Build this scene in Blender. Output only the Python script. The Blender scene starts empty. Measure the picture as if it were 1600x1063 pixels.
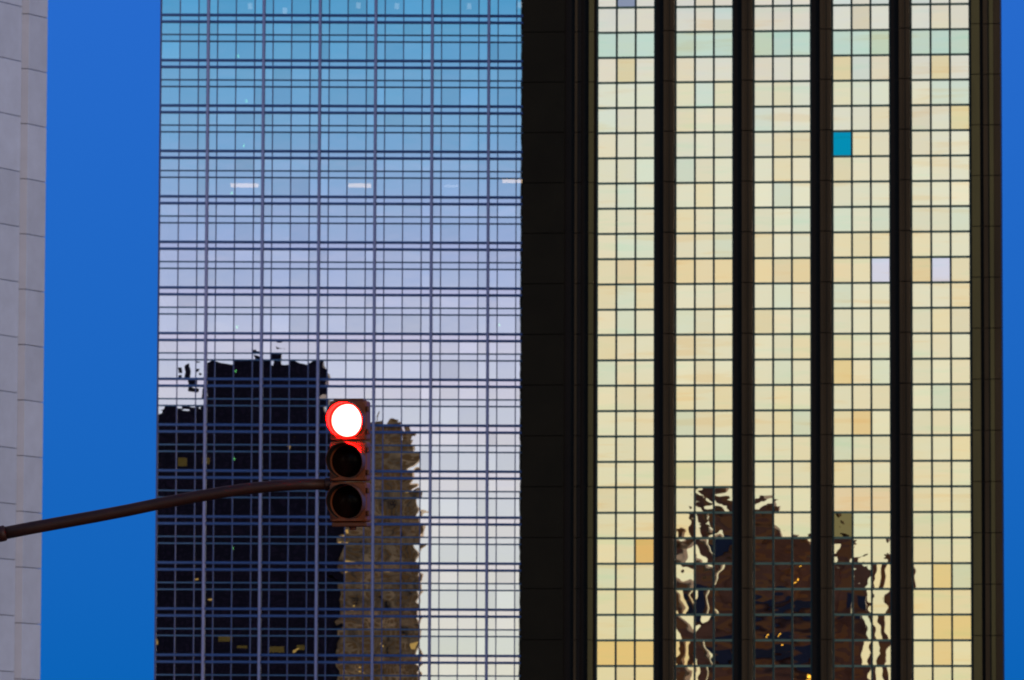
import bpy, bmesh, math, random
from mathutils import Vector, Matrix, noise
R = math.radians
random.seed(7)
sc = bpy.context.scene
COL = sc.collection

# ------------------------------------------------------------------ camera
FPX, CX, CY = 8900.0, 800.0, 531.5
PITCH, ROLL = math.atan(0.0961), 0.0036
cam_d = bpy.data.cameras.new('camera'); cam = bpy.data.objects.new('camera', cam_d); COL.objects.link(cam)
cam_d.sensor_width = 36; cam_d.lens = FPX / 1600 * 36
cam_d.clip_start = 0.5; cam_d.clip_end = 20000
CAM = Vector((0, 0, 1.6))
RM = Matrix.Rotation(math.pi/2 + PITCH, 3, 'X') @ Matrix.Rotation(ROLL, 3, 'Z')
cam.matrix_world = Matrix.Translation(CAM) @ RM.to_4x4()
sc.camera = cam
cam_d.dof.use_dof = True; cam_d.dof.focus_distance = 46; cam_d.dof.aperture_fstop = 14
def ray(px, py): return (RM @ Vector(((px-CX)/FPX, (CY-py)/FPX, -1))).normalized()
def at(px, py, Y):
    d = ray(px, py); return CAM + d * (Y / d.y)

# ------------------------------------------------------------------ sky, light, exposure
w = bpy.data.worlds.new('World'); sc.world = w; w.use_nodes = True
nt = w.node_tree; nt.nodes.clear(); N = nt.nodes.new; L = nt.links.new
out = N('ShaderNodeOutputWorld'); bg = N('ShaderNodeBackground'); L(bg.outputs[0], out.inputs[0])
geo = N('ShaderNodeTexCoord'); sep = N('ShaderNodeSeparateXYZ'); L(geo.outputs['Generated'], sep.inputs[0])
def wm(op, a, b=None, c=None):
    n = N('ShaderNodeMath'); n.operation = op
    for i, v in enumerate((a, b, c)):
        if v is None: continue
        if isinstance(v, (int, float)): n.inputs[i].default_value = v
        else: L(v, n.inputs[i])
    return n.outputs[0]
el = wm('MULTIPLY', wm('ARCSINE', sep.outputs[2]), 180/math.pi)
def ramp(stops, lo, hi):
    n = N('ShaderNodeValToRGB'); mr = N('ShaderNodeMapRange')
    mr.inputs[1].default_value = lo; mr.inputs[2].default_value = hi
    L(el, mr.inputs[0]); L(mr.outputs[0], n.inputs[0])
    cr = n.color_ramp
    while len(cr.elements) > 1: cr.elements.remove(cr.elements[0])
    for i, (e, c) in enumerate(stops):
        p = (e-lo)/(hi-lo)
        x = cr.elements[0] if i == 0 else cr.elements.new(p)
        x.position = p; x.color = (*c, 1)
    return n.outputs[0]
SUNSET = [(-5,(.30,.27,.20)),(0,(.80,.68,.42)),(2,(.82,.72,.46)),(4,(.80,.74,.54)),(6,(.82,.78,.64)),(7.2,(.80,.79,.68)),
          (8.8,(.76,.75,.77)),(10.4,(.62,.63,.80)),(11.4,(.40,.49,.76)),(12.6,(.21,.43,.70)),(14,(.10,.38,.66)),
          (20,(.06,.28,.60)),(40,(.04,.18,.50)),(85,(.03,.12,.40))]
DUSK = [(-5,(.004,.06,.24)),(0,(.0,.11,.43)),(2,(.0,.122,.48)),(5,(.008,.13,.54)),(9,(.018,.142,.61)),(12,(.05,.17,.62)),(18,(.42,.30,.42)),(34,(.40,.27,.30)),(60,(.12,.16,.38)),(85,(.03,.12,.40))]  # pink band above the view added to warm the mirrored buildings
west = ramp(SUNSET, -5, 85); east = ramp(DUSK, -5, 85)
side = N('ShaderNodeMapRange'); side.interpolation_type = 'SMOOTHSTEP'
side.inputs[1].default_value = .35; side.inputs[2].default_value = -.75
L(sep.outputs[1], side.inputs[0])
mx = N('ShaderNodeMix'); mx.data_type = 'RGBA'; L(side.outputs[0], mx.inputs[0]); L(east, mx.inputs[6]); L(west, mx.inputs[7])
sky = N('ShaderNodeTexSky'); sky.sky_type = 'NISHITA'; sky.sun_disc = False
SUN_AZ, SUN_EL = -34.0, 4.0         # behind the camera, to its right
sky.sun_elevation = R(SUN_EL); sky.sun_rotation = R(180+SUN_AZ)
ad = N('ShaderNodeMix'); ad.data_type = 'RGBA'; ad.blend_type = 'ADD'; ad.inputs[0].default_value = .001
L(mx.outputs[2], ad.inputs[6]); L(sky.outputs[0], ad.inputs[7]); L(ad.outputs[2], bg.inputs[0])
bg.inputs[1].default_value = 1.0
sun_d = bpy.data.lights.new('sun', 'SUN'); sun = bpy.data.objects.new('sun', sun_d); COL.objects.link(sun)
sun_d.energy = 1.25; sun_d.angle = R(14); sun_d.color = (1, .72, .56)
sdir = Vector((-math.sin(R(SUN_AZ))*math.cos(R(SUN_EL)), -math.cos(R(SUN_AZ))*math.cos(R(SUN_EL)), math.sin(R(SUN_EL))))
sun.rotation_euler = sdir.to_track_quat('Z', 'Y').to_euler()
sc.view_settings.view_transform = 'Standard'; sc.view_settings.look = 'None'
sc.view_settings.exposure = 0; sc.view_settings.gamma = 1
sc.cycles.max_bounces = 8; sc.cycles.transparent_max_bounces = 12; sc.cycles.volume_bounces = 0
sc.cycles.sample_clamp_indirect = 4; sc.cycles.use_denoising = True
sc.cycles.pixel_filter_type = 'BLACKMAN_HARRIS'; sc.cycles.filter_width = 1.9

# ------------------------------------------------------------------ helpers
def props(o, label=None, cat=None, group=None, kind=None):
    for k, v in (('label', label), ('category', cat), ('group', group), ('kind', kind)):
        if v: o[k] = v
    return o
def empty(name, loc, label, cat, group=None, rot=None):
    o = bpy.data.objects.new(name, None); COL.objects.link(o); o.location = loc
    if rot: o.rotation_euler = rot
    return props(o, label, cat, group)
class MB:
    def __init__(s): s.v = []; s.f = []; s.c = []
    def box(s, x0, x1, y0, y1, z0, z1):
        n = len(s.v)
        s.v += [(x0,y0,z0),(x1,y0,z0),(x1,y1,z0),(x0,y1,z0),(x0,y0,z1),(x1,y0,z1),(x1,y1,z1),(x0,y1,z1)]
        s.f += [tuple(n+i for i in q) for q in ((0,3,2,1),(4,5,6,7),(0,1,5,4),(1,2,6,5),(2,3,7,6),(3,0,4,7))]
        return s
    def poly_prism(s, pts, z0, z1):
        n = len(s.v); k = len(pts)
        s.v += [(x,y,z0) for x,y in pts] + [(x,y,z1) for x,y in pts]
        s.f += [tuple(n+i for i in range(k))[::-1], tuple(n+k+i for i in range(k))]
        s.f += [(n+i, n+(i+1)%k, n+k+(i+1)%k, n+k+i) for i in range(k)]
        return s
    def grid(s, P, nu, nv, col=None):
        n = len(s.v)
        for j in range(nv+1):
            for i in range(nu+1): s.v.append(P(i/nu, j/nv))
        for j in range(nv):
            for i in range(nu):
                a = n+j*(nu+1)+i; s.f.append((a, a+1, a+nu+2, a+nu+1))
                if col: s.c.append(col)
        return s
    def build(s, name, m, parent=None, smooth=False, bevel=0, kind=None, label=None):
        me = bpy.data.meshes.new(name); me.from_pydata(s.v, [], s.f); me.materials.append(m)
        if s.c:
            at_ = me.attributes.new('tint', 'FLOAT_COLOR', 'FACE')
            buf = []
            for c in s.c: buf += [c[0], c[1], c[2], 1]
            at_.data.foreach_set('color', buf)
        if smooth: me.polygons.foreach_set('use_smooth', [True]*len(me.polygons))
        o = bpy.data.objects.new(name, me); COL.objects.link(o)
        if not smooth and not s.c:
            b = bmesh.new(); b.from_mesh(me); bmesh.ops.recalc_face_normals(b, faces=b.faces); b.to_mesh(me); b.free()
        if parent: o.parent = parent
        if bevel:
            bv = o.modifiers.new('bevel', 'BEVEL'); bv.width = bevel; bv.segments = 3; bv.limit_method = 'ANGLE'
        return props(o, label=label, kind=kind)
def tube(pts, rads, seg=20, cap=True):
    mb = MB(); pts = [Vector(p) for p in pts]; n = len(pts); rings = []
    for i, p in enumerate(pts):
        t = (pts[min(i+1, n-1)] - pts[max(i-1, 0)]).normalized()
        a = t.cross(Vector((0, 1, 0)) if abs(t.y) < .9 else Vector((0, 0, 1))).normalized(); b = t.cross(a)
        rings.append(len(mb.v))
        for k in range(seg):
            an = 2*math.pi*k/seg
            mb.v.append(tuple(p + (a*math.cos(an) + b*math.sin(an))*rads[i]))
    for i in range(n-1):
        for k in range(seg):
            k2 = (k+1) % seg
            mb.f.append((rings[i]+k, rings[i]+k2, rings[i+1]+k2, rings[i+1]+k))
    if cap:
        mb.f.append(tuple(rings[0]+k for k in range(seg))[::-1]); mb.f.append(tuple(rings[-1]+k for k in range(seg)))
    return mb

# ------------------------------------------------------------------ materials
def mat(name):
    m = bpy.data.materials.new(name); m.use_nodes = True; t = m.node_tree
    return m, t, t.nodes['Principled BSDF'], t.nodes.new, t.links.new
def simple(name, col, rough=.6, metal=0., var=.0, scale=3., bump=0., spec=.5, stretch=None):
    m, t, p, n, l = mat(name)
    p.inputs['Base Color'].default_value = (*col, 1); p.inputs['Roughness'].default_value = rough
    p.inputs['Metallic'].default_value = metal; p.inputs['Specular IOR Level'].default_value = spec
    if var or bump:
        tc = n('ShaderNodeTexCoord'); mp = n('ShaderNodeMapping'); l(tc.outputs['Object'], mp.inputs[0])
        if stretch: mp.inputs['Scale'].default_value = stretch
        no = n('ShaderNodeTexNoise'); no.inputs['Scale'].default_value = scale; no.inputs['Detail'].default_value = 6
        no.inputs['Roughness'].default_value = .65
        l(mp.outputs[0], no.inputs['Vector'])
        if var:
            mr = n('ShaderNodeMapRange'); mr.inputs[1].default_value = .3; mr.inputs[2].default_value = .7
            mr.inputs[3].default_value = 1-var; mr.inputs[4].default_value = 1+var; l(no.outputs[0], mr.inputs[0])
            mu = n('ShaderNodeMix'); mu.data_type = 'RGBA'; mu.blend_type = 'MULTIPLY'; mu.inputs[0].default_value = 1
            mu.inputs[6].default_value = (*col, 1); l(mr.outputs[0], mu.inputs[7]); l(mu.outputs[2], p.inputs['Base Color'])
        if bump:
            b = n('ShaderNodeBump'); b.inputs['Strength'].default_value = bump; b.inputs['Distance'].default_value = .02
            l(no.outputs[0], b.inputs['Height']); l(b.outputs[0], p.inputs['Normal'])
    return m
def emit(name, col, st):
    m, t, p, n, l = mat(name)
    p.inputs['Base Color'].default_value = (*col, 1)
    p.inputs['Emission Color'].default_value = (*col, 1); p.inputs['Emission Strength'].default_value = st
    return m
def mirror_glass(name, base, see, rough=.0, streak=.0):
    """coated facade glass: tinted mirror, a little of the room behind shows through"""
    m, t, p, n, l = mat(name); t.nodes.remove(p); o = t.nodes['Material Output']
    g = n('ShaderNodeBsdfGlossy'); g.inputs['Roughness'].default_value = rough
    at_ = n('ShaderNodeAttribute'); at_.attribute_name = 'tint'
    mu = n('ShaderNodeMix'); mu.data_type = 'RGBA'; mu.blend_type = 'MULTIPLY'; mu.inputs[0].default_value = 1
    mu.inputs[6].default_value = (*base, 1); l(at_.outputs['Color'], mu.inputs[7])
    res = mu.outputs[2]
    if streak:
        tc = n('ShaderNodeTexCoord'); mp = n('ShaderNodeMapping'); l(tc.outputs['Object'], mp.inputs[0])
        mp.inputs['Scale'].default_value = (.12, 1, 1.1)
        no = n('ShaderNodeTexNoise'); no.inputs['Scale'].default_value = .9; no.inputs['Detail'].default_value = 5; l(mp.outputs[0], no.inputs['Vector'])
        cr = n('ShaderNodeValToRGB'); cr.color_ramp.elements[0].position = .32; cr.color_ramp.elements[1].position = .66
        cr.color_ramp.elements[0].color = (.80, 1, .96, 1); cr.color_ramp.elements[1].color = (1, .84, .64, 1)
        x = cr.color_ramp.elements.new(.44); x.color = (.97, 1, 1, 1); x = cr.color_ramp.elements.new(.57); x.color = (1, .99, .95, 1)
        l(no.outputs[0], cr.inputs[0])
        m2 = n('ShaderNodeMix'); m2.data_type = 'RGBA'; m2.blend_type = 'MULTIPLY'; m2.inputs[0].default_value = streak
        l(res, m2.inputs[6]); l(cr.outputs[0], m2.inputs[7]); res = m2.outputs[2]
    l(res, g.inputs['Color'])
    if see:
        tr = n('ShaderNodeBsdfTransparent'); tr.inputs[0].default_value = (.8, .9, .95, 1)
        mi = n('ShaderNodeMixShader'); mi.inputs[0].default_value = see
        l(g.outputs[0], mi.inputs[1]); l(tr.outputs[0], mi.inputs[2]); l(mi.outputs[0], o.inputs[0])
    else: l(g.outputs[0], o.inputs[0])
    return m

M_blueglass = mirror_glass('blue_mirror_glass', (.90, .95, .98), .10)
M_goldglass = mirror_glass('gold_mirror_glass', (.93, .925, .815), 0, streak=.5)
M_spandrel = simple('spandrel_glass', (.62, .60, .74), .12, 1, .06, .3)
M_steel = simple('painted_steel', (.17, .18, .36), .45, .1, .12, .4)
M_trans = simple('blue_transom', (.07, .16, .42), .4, .1, .12, .4)
M_soft = simple('slate_blue_bar', (.11, .23, .40), .4, .1, .1, .4)
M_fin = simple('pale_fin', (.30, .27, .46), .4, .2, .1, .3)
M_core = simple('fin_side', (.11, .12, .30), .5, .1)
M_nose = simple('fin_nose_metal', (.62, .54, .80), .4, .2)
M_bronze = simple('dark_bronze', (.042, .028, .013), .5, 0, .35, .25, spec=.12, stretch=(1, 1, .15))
M_bronzedk = simple('black_bronze_and_shade', (.0065, .0045, .0035), .5, 0, .3, .2, spec=.12)  # near-black bronze; on the pier flanks it also stands for shade
M_rib = simple('olive_rib', (.085, .072, .022), .5, 0, .3, .25, spec=.2, stretch=(1, 1, .15))
M_gbar = simple('green_black_bar', (.012, .035, .032), .5, 0, .1, .5, spec=.3)
M_gtrans = simple('green_grey_transom', (.07, .13, .10), .45, 0, .15, .5, spec=.3)
M_room = simple('dark_room', (.05, .045, .05), .9)
M_conc = simple('pale_concrete', (.52, .62, .78), .85, 0, .07, .5, .15)
for m_, st_ in ((M_conc, .10),):                 # each cast panel weathers a little differently
    t_ = m_.node_tree; p_ = t_.nodes['Principled BSDF']; src = p_.inputs['Base Color'].links[0].from_socket
    oi = t_.nodes.new('ShaderNodeObjectInfo'); mr = t_.nodes.new('ShaderNodeMapRange'); mr.inputs[3].default_value = 1-st_; mr.inputs[4].default_value = 1+st_*.6
    t_.links.new(oi.outputs['Random'], mr.inputs[0])
    m2 = t_.nodes.new('ShaderNodeMix'); m2.data_type = 'RGBA'; m2.blend_type = 'MULTIPLY'; m2.inputs[0].default_value = 1
    t_.links.new(src, m2.inputs[6]); t_.links.new(mr.outputs[0], m2.inputs[7]); t_.links.new(m2.outputs[2], p_.inputs['Base Color'])
M_concdk = simple('joint_shadow', (.10, .09, .10), .9)
M_concbr = simple('brown_concrete', (.48, .50, .56), .85, 0, .06, .5, .1)

# ------------------------------------------------------------------ facade frames
class Facade:
    """local frame: x along the facade, y INTO the building, z up; origin on the ground"""
    def __init__(s, px, Y, yaw):
        p = at(px, 531.5, Y); s.o = Vector((p.x, p.y, 0)); s.yaw = -R(yaw)
        s.u = Vector((math.cos(s.yaw), math.sin(s.yaw), 0)); s.n = Vector((s.u.y, -s.u.x, 0))
    def uz(s, px, py):
        d = ray(px, py); t = (s.o-CAM).dot(s.n)/d.dot(s.n); p = CAM+d*t
        return (p-s.o).dot(s.u), p.z
    def U(s, px): return s.uz(px, 531.5)[0]
    def root(s, name, label, cat): return empty(name, s.o, label, cat, rot=(0, 0, s.yaw))
    def reflect(s, px, py, Y, tilt=0):
        """where the mirrored line of sight meets the plane Y behind the camera"""
        d = ray(px, py); t = (s.o-CAM).dot(s.n)/d.dot(s.n); p = CAM+d*t
        n = (s.n*math.cos(tilt) + Vector((0, 0, 1))*math.sin(tilt)).normalized()
        r = d - 2*d.dot(n)*n; return p + r*((Y-p.y)/r.y)

# ================================================================== blue glass tower
TILT = R(2.5)
FL = Facade(530, 480, 0.0)
tl = FL.root('glass_tower', 'blue mirror glass tower with pale vertical fins behind the traffic light', 'skyscraper')
maj = [FL.U(x) for x in (321.5, 408.7, 497, 584.5, 673.3, 762)]
bay = (maj[-1]-maj[0])/5
maj += [maj[-1]+bay, maj[-1]+2*bay, maj[-1]+3*bay]
uL = FL.U(247.6); uR = maj[-1]
za = FL.uz(530, 24.2)[1]; zb = FL.uz(530, 1024.2)[1]; ST = (za-zb)/14; PXZ = ST/71.44
ztop = za + 6*ST                                   # highest storey line
levels = []; z = ztop
while z > 1.0: levels.append(z); z -= ST
# vertical columns of glass
cuts = [uL]
for m0 in [maj[0]-bay]+maj:
    for k in (0, .165, .495, .828):
        u = m0+k*bay
        if u > uL+.3 and u < uR-.1: cuts.append(u)
cuts.append(uR)
def is_major(u): return any(abs(u-m_) < .05 for m_ in maj)
minors = [u for u in cuts[1:-1] if not is_major(u)]
def warp_pane(mb, x0, x1, z0, z1, tiltz, amp, bow, n, rnd, y0=0., col=None, rough=0., fine=0.):
    tx, tz = rnd.gauss(0, amp), rnd.gauss(0, amp)
    bx, bz, bxz = rnd.gauss(0, bow), rnd.gauss(0, bow), rnd.gauss(0, bow)*.6
    cx, cz = (x0+x1)/2, (z0+z1)/2; hx, hz = (x1-x0)/2, (z1-z0)/2; so = Vector((rnd.random()*99, rnd.random()*99, 0))
    def P(i, j):
        x = x0+(x1-x0)*i; zz = z0+(z1-z0)*j; a, b = (x-cx), (zz-cz)
        y = y0 + math.tan(tiltz)*(zz-z0) + tx*a + tz*b + bx*a*a/(2*hx) + bz*b*b/(2*hz) + bxz*a*b/hx
        if rough: y += rough*noise.noise(Vector((x*.9, zz*2.2, 0))+so)
        if fine: y += fine*noise.noise(Vector((x*1.6, zz*6.0, 5))+so)
        return (x, y, zz)
    mb.grid(P, n, n, col or (1, 1, 1))
# pane bands within a storey, in pixels below the storey line
bands = [(10.7, 31.0), (41.5, 71.44)]
rnd = random.Random(3)
main, rest = [], []
for li, zt in enumerate(levels):
    for (a, b) in bands:
        for ci in range(len(cuts)-1):
            x0, x1 = cuts[ci]+.04, cuts[ci+1]-.04
            z1, z0 = zt-a*PXZ, zt-b*PXZ
            big = (b > 60) and (x1-x0 > 1.3)
            (main if big else rest).append((x0, x1, z0, z1))
zlo, zhi = FL.uz(530, 1050)[1], FL.uz(530, 10)[1]
vis = [q for q in main if zlo < (q[2]+q[3])/2 < zhi and q[1] < FL.U(812)]
vis.sort(key=lambda q: q[2])
chosen = set(vis[:98]); lowrows = set((round(q[2], 3), round(q[3], 3)) for q in main)
stuff = MB()
for q in main+rest:
    mb = MB() if q in chosen else stuff
    tv = rnd.gauss(1, .045); up = 1.09 if (round(q[2], 3), round(q[3], 3)) not in lowrows else 1.0; c = (tv*up, tv*(1+(up-1)*.3), tv*rnd.gauss(1, .01))  # upper band tinted warmer in place of mirroring lower sky
    warp_pane(mb, *q, TILT, .00014, .00038, 8, rnd, col=c, rough=.00034, fine=.00004)
    if q in chosen: mb.build('window_pane', M_blueglass, tl, smooth=True)
stuff.build('glass_panes', M_blueglass, tl, smooth=True, kind='stuff')
H = ztop
for zt in levels:                                  # spandrel strips and transoms
    for (a, b, ct) in ((0, 10.7, (1.10, 1.0, 1.02)), (31.0, 41.5, (1.02, 1, 1.0))):  # pinker tint puts a lower-sky reflection into the strip colour
        s_ = MB()
        for ci in range(len(cuts)-1):
            x0, x1 = cuts[ci]+.03, cuts[ci+1]-.03
            warp_pane(s_, x0, x1, zt-b*PXZ, zt-a*PXZ, TILT, .0001, .0002, 3, rnd, .02, ct)
        s_.build('spandrel_panel', M_blueglass, tl, smooth=True)
    for off, th, pr, mm in ((0, .19, .12, M_trans), (10.7, .19, .12, M_trans), (31.0, .11, .05, M_soft), (41.5, .11, .05, M_soft)):
        z = zt-off*PXZ
        MB().box(uL+.02, uR, -pr, .14, z-th/2, z+th/2).build('transom', mm, tl)
for u in minors: MB().box(u-.048, u+.048, -.08, .16, 0, H+.1).build('mullion', M_steel, tl)
for u in maj:
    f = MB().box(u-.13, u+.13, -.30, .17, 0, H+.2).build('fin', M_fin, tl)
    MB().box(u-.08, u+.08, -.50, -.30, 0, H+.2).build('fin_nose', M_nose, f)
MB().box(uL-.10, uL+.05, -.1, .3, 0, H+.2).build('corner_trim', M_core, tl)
# building body: side walls, slabs, core
MB().box(uL-.05, uL+.12, .30, 32, 0, H).build('side_wall', M_trans, tl)
MB().box(uR-.1, uR+.2, .16, 32, 0, H).build('side_wall', M_trans, tl)
MB().box(uL, uR, 9, 32, 0, H-.2).build('core_wall', M_room, tl)
MB().box(uL-.1, uR+.3, -.1, 32.2, H+.1, H+1.6).build('parapet', M_core, tl)
for zt in levels: MB().box(uL+.13, uR-.11, .2, 8.99, zt-.62, zt-.05).build('floor_slab', M_room, tl)
M_cream = emit('office_lamp', (1, .60, .30), 4.5); M_green = emit('exit_lamp', (.25, 1, .25), 3.5); M_amber = emit('amber_lamp', (1, .62, .08), .55)
M_white = emit('dim_office_lamp', (1, .85, .7), 1.3)
def lamp(px, py, wpx, hpx, m_, name='office_light', depth=2.0):
    # hung inside the building behind the glass
    d = ray(px, py); t = ((FL.o-CAM).dot(FL.n)-depth)/d.dot(FL.n); p = CAM+d*t; u = (p-FL.o).dot(FL.u)
    k = .054
    MB().box(u-wpx*k/2, u+wpx*k/2, depth-.15, depth+.15, p.z-hpx*k/2, p.z+hpx*k/2).build(name, m_, tl, bevel=.03)
for (x, y, a) in ((382, 290, 44), (562, 290, 36), (803, 283, 36), (705, 291, 22)): lamp(x, y, a, 6 if a > 25 else 3, M_cream if a > 25 else M_white, depth=1.4)
for (x, y) in ((372, 88), (385, 158), (381, 228), (362, 302), (370, 511), (368, 580), (366, 717), (364, 857), (399, 959), (780, 508)):
    lamp(x, y, 2.6, 4, M_green, 'exit_light', 3.0)
for (x, y) in ((391, 10), (560, 9), (620, 10), (733, 10), (812, 8), (445, 17)): lamp(x, y, 7, 9, M_white, depth=4)
for (x, y, a, b) in ((285, 722, 14, 13), (322, 720, 12, 10), (352, 998, 22, 9), (378, 1011, 16, 4), (432, 1015, 24, 9), (470, 1012, 12, 8), (826, 1000, 8, 3)):
    lamp(x, y, a, b, M_amber, depth=5)

# ================================================================== gold glass tower
FR = Facade(1190, 430, 5.4)
tr = FR.root('bronze_tower', 'dark bronze tower with five strips of gold mirror panes', 'skyscraper')
strips = [(933.3, 1022.3), (1056, 1145), (1178.6, 1267), (1302, 1391), (1425.3, 1516.3)]
S = [(FR.U(a), FR.U(b)) for a, b in strips]
e0, e1 = FR.U(816.3), FR.U(1565)
ya, yb = FR.uz(1190, 9.8)[1], FR.uz(1190, 1000.8)[1]; RH = (ya-yb)/25
r0 = -12; zrow = lambda r: ya - (r-1)*RH           # top edge of row r (row 1 is the first full row of the photo)
nrow = int(zrow(r0)//RH); ZT = zrow(r0)
TE, OR, PK, BL, LV, GR, CRM = (.74,.96,.96), (1,.84,.60), (1,.88,.72), (.012,.30,.62), (.80,.86,1.25), (.42,.55,.80), (1,1,1)
special = {(3,0,6):('teal blue odd pane', (.002,.37,.80)), (3,2,11):('pale lavender odd pane', (.86,.90,1.45)), (4,1,11):('pale lavender odd pane', (.86,.90,1.45)), (0,1,0):('grey blue odd pane', (.35,.42,.66)),
    (0,1,3):('orange tinted pane', (.95,.86,.66)), (3,0,3):('orange tinted pane', (1,.88,.64)), (4,1,3):('orange tinted pane', (.98,.88,.66)), (4,2,5):('orange tinted pane', (1,.9,.66)),
    (3,0,15):('orange tinted pane', OR), (3,1,17):('orange tinted pane', (1,.8,.58)), (0,2,22):('orange tinted pane', (.95,.66,.36)),
    (3,0,21):('brown pane', (.22,.2,.13)), (1,0,26):('peach pane', (1,.82,.62)), (4,1,23):('orange tinted pane', OR), (4,1,25):('orange tinted pane', OR), (4,2,25):('orange tinted pane', OR), (4,1,26):('orange tinted pane',(1,.86,.68))}
for c in range(3): special[(0,c,26)] = ('orange tinted pane', (1,.80,.52)); special[(3,c,20)] = ('peach pane', (1,.86,.80))
rnd = random.Random(11)
rowtone = {2: TE, 1: (.98,1,.99), 4: (.97,1.02,1), 11: (1,.93,.84)}
pan = []
for si, (a, b) in enumerate(S):
    w_ = (b-a)/3
    for c in range(3):
        for k in range(0, nrow):
            r = r0+k
            pan.append((si, c, r, a+c*w_+.05, a+(c+1)*w_-.05, zrow(r)-RH+.05, zrow(r)-.05))
keyed = set((si, c, r) for (si, c, r) in special if True)
for r in range(26, 0, -1):
    for si in range(1, 5):
        for c in range(3):
            if len(keyed) < 98 and r > 18: keyed.add((si, c, r))
stuff = MB()
for (si, c, r, x0, x1, z0, z1) in pan:
    base = rowtone.get(r, (1, 1, 1)); f = max(0, min(1, (18-r)/18))
    j = rnd.random()
    if j < .11: t_ = (.89, .98, 1.03)
    elif j < .26: t_ = (1.03, .95, .84)
    elif j < .5: t_ = (1.02, .97, .93)
    else: t_ = (1, 1, 1)
    v = rnd.gauss(.98, .025)
    col = tuple(min(1.3, base[i]*t_[i]*v) for i in range(3))
    lab = None
    if (si, c, r) in special: lab, col = special[(si, c, r)]
    key = (si, c, r) in keyed
    mb = MB() if key else stuff
    big = 1.0 if r < 19 else 1.25
    warp_pane(mb, x0, x1, z0, z1, 0, .00055*big, .0011*big, 10 if r < 18 else 14, rnd, .0, col, rough=.0006, fine=.00016)
    if key: mb.build('window_pane', M_goldglass, tr, smooth=True, label=lab)
stuff.build('glass_panes', M_goldglass, tr, smooth=True, kind='stuff')
for (a, b) in S:
    w_ = (b-a)/3; fr = MB()
    for k in range(nrow+1):
        z = ZT-k*RH
        fr.box(a, b, -.035, .10, z-.088, z+.088)
    g = fr.build('window_frame', M_gtrans, tr)
    for k in (1, 2):
        MB().box(a+k*w_-.08, a+k*w_+.08, -.07, .12, 0, ZT+.08).build('mullion', M_gbar, tr)
    MB().box(a-.10, a+.05, -.05, .3, 0, ZT+.08).build('reveal', M_gbar, tr)
    MB().box(b-.05, b+.10, -.05, .3, 0, ZT+.08).build('reveal', M_gbar, tr)
# piers between the strips: recessed flank with its shade put in as near-black colour, ribbed bronze face in 2-row panels
def pier(x0, x1):
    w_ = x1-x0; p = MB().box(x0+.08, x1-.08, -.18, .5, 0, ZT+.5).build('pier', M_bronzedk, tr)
    k = -3; zz = zrow(r0)-.6
    f = MB()
    z = zrow(4)-.0*RH; z += 2*RH*10
    while z > 0:
        z0 = max(0, z-2*RH+.07); zc = min(z, ZT+.5)
        if zc > z0:
            f.box(x0+.44*w_, x0+.60*w_, -.62, -.18, z0, zc)
            f.box(x0+.60*w_+.01, x0+.74*w_, -.54, -.18, z0, zc)
            f.box(x0+.74*w_+.01, x0+.93*w_, -.64, -.18, z0, zc)
        z -= 2*RH
    f.build('pier_cladding', M_bronze, p, bevel=0)
for i in range(4): pier(S[i][1], S[i+1][0])
# left corner: broad flat slab then ribs
def seg(name, xa, xb, y0, m_, panel=2, gap=.06, off=.0):
    f = MB(); z = zrow(4)+off+2*RH*10
    while z > 0:
        z0, zc = max(0, z-panel*RH+gap), min(z, ZT+.5)
        if zc > z0: f.box(FR.U(xa), FR.U(xb), y0, .5, z0, zc)
        z -= panel*RH
    f.build(name, m_, tr)
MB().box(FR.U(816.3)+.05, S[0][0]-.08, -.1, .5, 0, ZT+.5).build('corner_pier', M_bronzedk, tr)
seg('corner_cladding', 816.3, 882, -.55, simple('corner_slab', (.009,.0075,.004), .6, 0, .25, .2, spec=.08))
seg('corner_rib', 898, 903, -.45, M_bronze); seg('corner_rib', 903.4, 908, -.55, M_bronzedk)
seg('corner_rib', 920, 927.5, -.5, M_rib)
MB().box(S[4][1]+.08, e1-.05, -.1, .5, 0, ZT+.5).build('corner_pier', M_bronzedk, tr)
seg('corner_rib', 1519.5, 1532.5, -.5, M_rib, off=.3); seg('corner_rib', 1538, 1547, -.35, M_bronze, off=.3)
seg('corner_rib', 1547.5, 1554, -.5, M_rib, off=.3); seg('corner_rib', 1554.5, 1565, -.42, M_bronze, off=.3)
# body
MB().box(e0+.1, e1-.1, .5, 26, 0, ZT+.5).build('body', M_bronzedk, tr)
MB().box(e0-.1, e1+.1, -.7, 26.2, ZT+.5, ZT+3).build('parapet', M_bronze, tr)

# ================================================================== concrete tower at the far left
FC_Y = 470
tc_ = empty('concrete_tower', (at(34, 531, FC_Y).x, FC_Y, 0), 'pale concrete panelled tower edge at the left of the blue sky gap', 'building')
O = Vector(tc_.location)
D = Vector((math.cos(R(61)), math.sin(R(61))))       # the flank recedes to the right
def hit(px, p0, d):
    # plan intersection of the sight line px (at mid height) with the line p0 + t d
    r = ray(px, 531.5); r2 = Vector((r.x, r.y)); den = r2.x*d.y - r2.y*d.x
    s = ((p0.x)*d.y - (p0.y)*d.x)/den; return r2*s
o2 = Vector((O.x, O.y)); A1 = hit(28.5, o2, D); A0 = A1 - D*22
B1 = hit(40.0, A1, Vector((1, 0.08)).normalized()); C1 = hit(69, B1, D)
C2 = C1 + D*.15
def plan(p): return (p.x-O.x, p.y-O.y)
nin = Vector((-D.y, D.x))                           # into the building
PH = .0; z1_ = None
def fz(px, py, p):                                   # height of pixel on the vertical through plan point p
    d = ray(px, py); t = p.y/d.y; return CAM.z+d.z*t
zl = fz(28.5, 528, A1); zl2 = fz(26, 788+.5, A1); PH = (zl-zl2)/3
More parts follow.
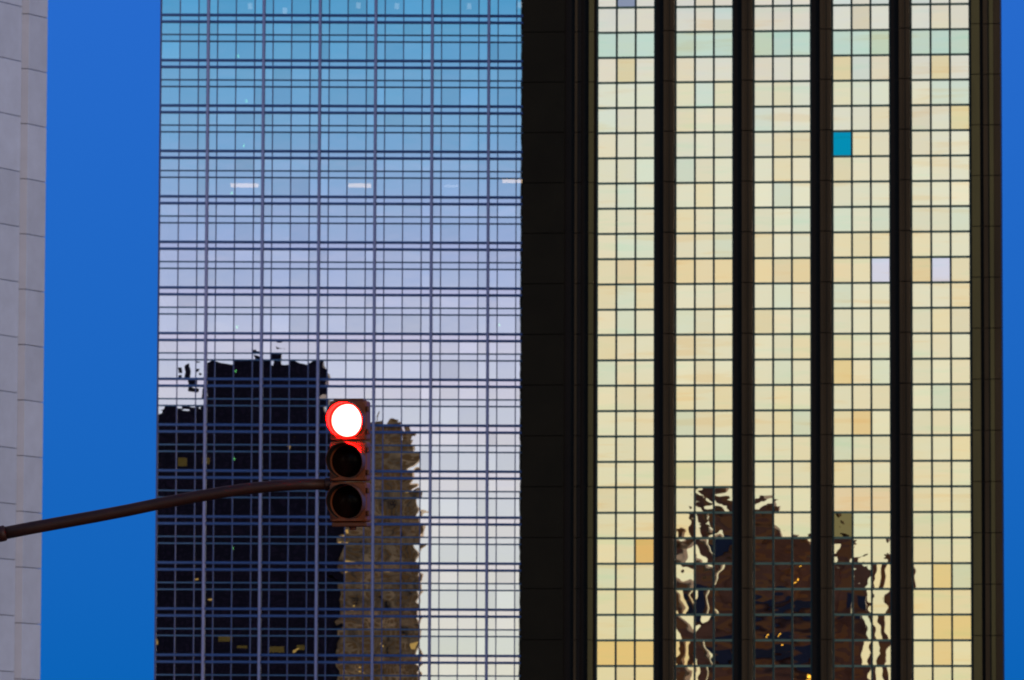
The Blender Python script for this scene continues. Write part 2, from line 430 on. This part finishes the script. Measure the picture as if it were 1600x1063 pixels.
zr = fz(69, 543.5, C1)
M_paneloff = M_conc
def stack(ps, zref, m_, depth=.35, name='wall_panel', gap=.05, inset=0.):
    z = zref + PH*12
    while z > 0:
        z0 = max(0, z-PH+gap)
        pl = [plan(p) for p in ps] + [plan(p+nin*depth) for p in reversed(ps)]
        o = MB().poly_prism(pl, z0, z).build(name, m_, tc_, bevel=.04); z -= PH
TOPC = zl+PH*12
k_ = -1
while A1.y + D.y*0 > 0 and k_ < 3:                   # columns of panels further along the flank
    k_ += 1
    p1 = A1 - D*(5.2*k_+.0) ; p0 = A1 - D*(5.2*(k_+1)-.05)
    stack([p0, p1], zl, M_conc)
stack([A1+nin*0.0+Vector((.012,0)), B1], zr, M_concbr, name='reveal_panel')
stack([B1, C1], zr, M_conc)
core = [plan(A1-D*20.7+nin*.3), plan(A1+nin*.3), plan(B1+nin*.3), plan(C1+nin*.3-D*.1), plan(C1+nin*20-D*.1), plan(A1-D*20.7+nin*20)]
MB().poly_prism(core, 0, TOPC-.1).build('body', M_concdk, tc_)
MB().poly_prism([plan(A1-D*20.9-nin*.1), plan(A1-nin*.1), plan(B1-nin*.1), plan(C1-nin*.1+D*.1), plan(C1+nin*20.2), plan(A1-D*20.9+nin*20.2)], TOPC+.02, TOPC+1.4).build('parapet', M_conc, tc_)

# ================================================================== traffic signal
TD = 45.0; K = TD/FPX
M_yel = simple('amber_housing_paint', (.145, .034, .004), .5, 0, .2, 9, .1)
M_visor = simple('visor_paint', (.09, .025, .004), .5, 0, .2, 9)
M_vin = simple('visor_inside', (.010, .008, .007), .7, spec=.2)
M_armp = simple('rust_brown_paint', (.026, .008, .004), .55, 0, .3, 6, .15, spec=.3)
M_lens_off = simple('dark_lens', (.008, .003, .002), .2, 0, .1, 30, spec=.06)
M_red = emit('red_lamp', (1, .00008, .00006), 26000)
pc = at(544.5, 721, TD)
sig = empty('traffic_light', pc, 'three lamp traffic light with red lit, hung on the curved arm', 'traffic light', rot=(R(3), 0, R(-9)))
SEC = .323
zc = [SEC, 0, -SEC]
for i, z in enumerate(zc):
    z_lo = z-SEC/2+.004
    b = MB().box(-.150, .150, -.02, .17, z_lo, z+SEC/2-.004).build('housing_section', M_yel, sig, bevel=.02)
    # door frame with round opening
    dm = MB(); seg_ = 40; n0 = len(dm.v)
    for ring in range(2):
        for k in range(seg_):
            an = 2*math.pi*(k+.5)/seg_; c_, s_ = math.cos(an), math.sin(an)
            if ring == 0: x, zz = .128*c_, .128*s_
            else:
                q = 1/max(abs(c_), abs(s_)); x, zz = .143*c_*q, .149*s_*q
            dm.v += [(x, -.045, z+zz), (x, -.020, z+zz)]
    for k in range(seg_):
        k2 = (k+1) % seg_; a, b2, c2, d2 = 2*k, 2*k2, 2*(seg_+k), 2*(seg_+k2)
        dm.f += [(a, b2, d2, c2), (a+1, c2+1, d2+1, b2+1), (a, a+1, b2+1, b2), (c2, d2, d2+1, c2+1)]
    dm.build('door', M_yel, sig)
    # lens: shallow dome
    lm = MB(); rr = .131
    for j in range(9):
        ph = j/8; r_ = rr*(1-ph) if j < 8 else 0.0005
        yy = -.024 - .030*(1-(1-ph)**2)
        for k in range(36):
            an = 2*math.pi*k/36; lm.v.append((r_*math.cos(an), yy, z+r_*math.sin(an)))
    for j in range(8):
        for k in range(36):
            k2 = (k+1) % 36; lm.f.append((j*36+k, j*36+k2, (j+1)*36+k2, (j+1)*36+k))
    lm.build('lens', M_red if i == 0 else M_lens_off, sig, smooth=True, label='glowing red lens' if i == 0 else None)
    # tunnel visor: tube open at the bottom, longer at the top
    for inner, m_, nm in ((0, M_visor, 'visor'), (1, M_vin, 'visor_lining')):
        vm = MB(); ns = 44; a0, a1 = R(-60), R(240); ln = .19
        for k in range(ns+1):
            an = a0+(a1-a0)*k/ns; top = .5+.5*math.sin(an)
            le = ln*(.40+.60*top**.8)
            R1, R2 = (.147, .1425) if not inner else (.1425, .139)
            for (r_, yy) in ((R1, -.045), (R1, -.045-le), (R2, -.045-le), (R2, -.045)):
                vm.v.append((r_*math.cos(an), yy, z+r_*math.sin(an)))
        for k in range(ns):
            for e in range(4):
                e2 = (e+1) % 4; vm.f.append((4*k+e, 4*k+e2, 4*k+4+e2, 4*k+4+e))
        vm.f += [(0, 1, 2, 3), tuple(4*ns+q for q in (3, 2, 1, 0))]
        vo = vm.build(nm, m_, vo if inner else sig)
    for zz in (z-.09, z+.09):                          # latch ears and hinge knuckles
        MB().box(.150, .172, -.035, .015, zz-.022, zz+.022).build('latch', M_visor, sig, bevel=.006)
zb_ = -1.5*SEC
MB().box(-.135, .150, -.025, .165, zb_-.034, zb_+.002).build('end_plate', M_visor, sig, bevel=.01)
tube([(.02, .07, zb_-.034), (.02, .07, zb_-.060)], [.032, .026]).build('drain_plug', M_visor, sig, bevel=.004)
MB().box(-.12, .12, 0, .15, 1.5*SEC-.004, 1.5*SEC+.012).build('top_plate', M_visor, sig, bevel=.005)

# mast arm and pole
apx = [(512, 757), (470, 757), (430, 759.5), (390, 763.5), (350, 769), (300, 777.5), (250, 787), (200, 797.5), (150, 807), (100, 816), (50, 825), (6, 833.5)]
YA = TD+.08
ap = [at(x, y, YA) for x, y in apx]
pole_x = at(-520, 900, YA).x
spx = [(-60, 847), (-160, 868), (-280, 896), (-400, 932), (-520, 980)]
sp = [at(x, y, YA) for x, y in spx]
po = empty('signal_pole', (pole_x, YA, 0), 'dark brown curved mast arm reaching in from a pole on the left', 'signal pole')
loc = lambda p: tuple(Vector(p)-Vector((pole_x, YA, 0)))
tube([loc(p) for p in ap], [.044+.0006*i for i in range(len(ap))], 28).build('arm', M_armp, po, smooth=True)
tube([loc(ap[-1])]+[loc(p) for p in sp], [.058, .058, .062, .068, .075, .082], 28).build('arm_sleeve', M_armp, po, smooth=True)
tube([loc(at(10, 832.7, YA)), loc(at(7.5, 833.2, YA)), loc(at(-4, 835.6, YA))], [.048, .063, .063], 28).build('collar', M_armp, po, smooth=True)
ztp = sp[-1].z
tube([(0, 0, 0), (0, 0, ztp+.45)], [.13, .095], 32).build('pole', M_armp, po, smooth=True)
tube([(0, 0, ztp+.45), (0, 0, ztp+.50), (0, 0, ztp+.53)], [.105, .09, .02], 32).build('pole_cap', M_armp, po, smooth=True)
MB().box(-.25, .25, -.25, .25, 0, .04).build('base_plate', M_armp, po, bevel=.01)
# bracket arm to housing
tube([loc(at(520, 757, YA)), loc(at(508, 757, YA))], [.054, .054], 24).build('bracket', M_armp, po, bevel=.005)

# ================================================================== city behind the camera (mirrored in the glass)
def seen_mat(name, col, lit, rows, cols, wincol, lc=(1, .6, .15), litfrac=.02, var=.25, st=1.5, nscale=.2):
    m, t, p, n, l = mat(name)
    tc = n('ShaderNodeTexCoord'); se = n('ShaderNodeSeparateXYZ'); l(tc.outputs['Object'], se.inputs[0])
    def M(op, a, b=None):
        q = n('ShaderNodeMath'); q.operation = op
        for i, v in enumerate((a, b)):
            if v is None: continue
            if isinstance(v, (int, float)): q.inputs[i].default_value = v
            else: l(v, q.inputs[i])
        return q.outputs[0]
    gx, gz = M('DIVIDE', se.outputs[0], cols), M('DIVIDE', se.outputs[2], rows)
    fx, fz_ = M('FRACT', gx), M('FRACT', gz)
    win = M('MULTIPLY', M('MULTIPLY', M('GREATER_THAN', fx, .2), M('LESS_THAN', fx, .8)), M('MULTIPLY', M('GREATER_THAN', fz_, .28), M('LESS_THAN', fz_, .78)))
    cb = n('ShaderNodeCombineXYZ'); l(M('FLOOR', gx), cb.inputs[0]); l(M('FLOOR', gz), cb.inputs[1])
    wn = n('ShaderNodeTexWhiteNoise'); l(cb.outputs[0], wn.inputs[0])
    no = n('ShaderNodeTexNoise'); no.inputs['Scale'].default_value = nscale; no.inputs['Detail'].default_value = 7; no.inputs['Roughness'].default_value = .7; l(tc.outputs['Object'], no.inputs['Vector'])
    cr = n('ShaderNodeValToRGB'); cr.color_ramp.elements[0].position = .35; cr.color_ramp.elements[1].position = .65
    cr.color_ramp.elements[0].color = (*[c*(1-var) for c in col], 1); cr.color_ramp.elements[1].color = (*[c*(1+var) for c in col], 1); l(no.outputs[0], cr.inputs[0])
    mi = n('ShaderNodeMix'); mi.data_type = 'RGBA'; l(win, mi.inputs[0]); l(cr.outputs[0], mi.inputs[6]); mi.inputs[7].default_value = (*wincol, 1)
    l(mi.outputs[2], p.inputs['Base Color']); p.inputs['Roughness'].default_value = .6; p.inputs['Specular IOR Level'].default_value = .2
    on = M('MULTIPLY', win, M('LESS_THAN', wn.outputs[0], litfrac))
    p.inputs['Emission Color'].default_value = (*lc, 1); l(M('MULTIPLY', on, st), p.inputs['Emission Strength'])
    return m
M_dk = seen_mat('black_tower_cladding', (.008, .006, .008), 1, 3.9, 3.2, (.022, .014, .020), litfrac=.008, st=.35)
M_stone = seen_mat('mottled_stone', (.50, .34, .10), 1, 4.1, 2.6, (.40, .22, .04), litfrac=.05, var=.95, st=.4, nscale=.12)
M_brown = seen_mat('brown_curtain_wall', (.24, .125, .05), 1, 3.8, 7, (.34, .17, .04), litfrac=.0, st=.6, var=.3)
M_navy = simple('navy_band', (.010, .02, .03), .4, 0, .2, .3)
YB = -70.0
YF = -1600.0
rl = lambda x, y: FL.reflect(x, y, YF, TILT); rr_ = lambda x, y: FR.reflect(x, y, YB)
def tower(name, f, label, blocks, m_, roof=(), YB=-70.0, dep=34):
    """blocks: (px left, px right, py top); upright slabs facing the glass towers"""
    xs = [f(b[0], b[2]).x for b in blocks]+[f(b[1], b[2]).x for b in blocks]
    t = empty(name, ((min(xs)+max(xs))/2, YB, 0), label, 'building'); t.rotation_euler = (0, 0, 0)
    for i, (a, b, y) in enumerate(blocks):
        p, q = f(a, y), f(b, y); ox = t.location.x
        x0, x1 = sorted((p.x-ox, q.x-ox)); zt = (p.z+q.z)/2
        MB().box(x0, x1, -dep+i*.5, 0-i*.4, 0, zt).build('wall', m_, t)
        MB().box(x0-.3, x1+.3, -dep-.3+i*.5, .3-i*.4, zt, zt+.9).build('cornice', m_, t)
    for (x, y, wpx, hpx) in roof:
        p = f(x, y+hpx/2); s = wpx*(.12 if YB > -100 else .26)
        MB().box(p.x-ox-s/2, p.x-ox+s/2, -6, -1.5, p.z, f(x, y-hpx/2).z).build('roof_plant', m_, t)
    return t
tower('black_high_rise', rl, 'black stepped high-rise whose image stands in the blue glass', [(321, 511, 567), (236, 321, 640), (500, 529, 660)], M_dk,
      roof=[(300, 585, 14, 34), (283, 578, 8, 10), (432, 556, 22, 20), (505, 583, 10, 30), (400, 560, 5, 14)], YB=YF)
tower('stone_building', rl, 'mottled tan stone block whose image stands beside the black high-rise', [(530, 628, 668), (628, 646, 684), (646, 656, 770)], M_stone, roof=[(560, 660, 8, 14), (590, 656, 4, 22), (616, 660, 14, 14), (637, 672, 10, 20)], YB=YF)
bt = tower('brown_building', rr_, 'brown office block whose image breaks up in the gold panes', [(1050, 1065, 842), (1086, 1106, 806), (1115, 1142, 786), (1142, 1206, 798), (1206, 1246, 842), (1246, 1296, 880), (1296, 1334, 846), (1334, 1352, 884), (1374, 1394, 872)], M_brown, roof=[(1116, 778, 20, 16), (1190, 790, 8, 26), (1172, 794, 14, 12), (1226, 834, 8, 22), (1264, 868, 12, 26), (1312, 806, 6, 18), (1384, 864, 6, 18), (1057, 834, 5, 16)], dep=6)
for (x0, x1, y0, y1) in ((1116, 1141, 843, 880), (1088, 1105, 924, 960), (1144, 1290, 948, 962), (1144, 1290, 1002, 1034), (1330, 1350, 925, 960), (1116, 1141, 1002, 1036)):
    p, q = rr_(x0, y0), rr_(x1, y1); ox = bt.location.x; a, b = sorted((p.x-ox, q.x-ox))
    MB().box(a, b, -.5, .35, q.z, p.z).build('window_band', M_navy, bt)
M_lamp = emit('street_amber', (1, .50, .05), 2.2)
for (x, y) in ((1220, 1008), (1268, 1047), (1249, 890)):
    p = rr_(x, y); MB().box(p.x-bt.location.x-.3, p.x-bt.location.x+.3, .4, .7, p.z-.2, p.z+.2).build('window_light', M_lamp, bt, bevel=.05)

# ================================================================== ground
def sheet(name, x0, x1, y0, y1, z, m_, kind='structure'):
    o = MB().grid(lambda i, j: (x0+(x1-x0)*i, y0+(y1-y0)*j, z), 1, 1).build(name, m_); o['kind'] = kind; return o
M_ground = simple('city_ground', (.09, .085, .08), .9, 0, .2, .05)
M_road = simple('asphalt', (.045, .045, .048), .85, 0, .25, 2, .3)
M_pave = simple('pavement_stone', (.25, .24, .23), .85, 0, .15, 1, .1)
M_paint = simple('road_paint', (.7, .7, .66), .7, 0, .1, 3)
sheet('ground', -4000, 4000, -4000, 4000, 0, M_ground)
sheet('road', -5.2, 7.5, -60, 340, .004, M_road)
sheet('cross_street', -120, 120, 26, 40, .008, M_road)
for x0, x1 in ((-9.2, -5.2), (7.5, 11.5)):
    for y0, y1 in ((-60, 26), (40, 340)):
        o = MB().box(x0, x1, y0, y1, 0, .13).build('pavement', M_pave, bevel=.01); o['kind'] = 'structure'
lm = MB()
for y in range(-58, 24, 6): lm.box(1.1, 1.22, y, y+3, .005, .012)
for y in range(46, 330, 6): lm.box(1.1, 1.22, y, y+3, .005, .012)
o = lm.build('lane_marking', M_paint); o['kind'] = 'structure'
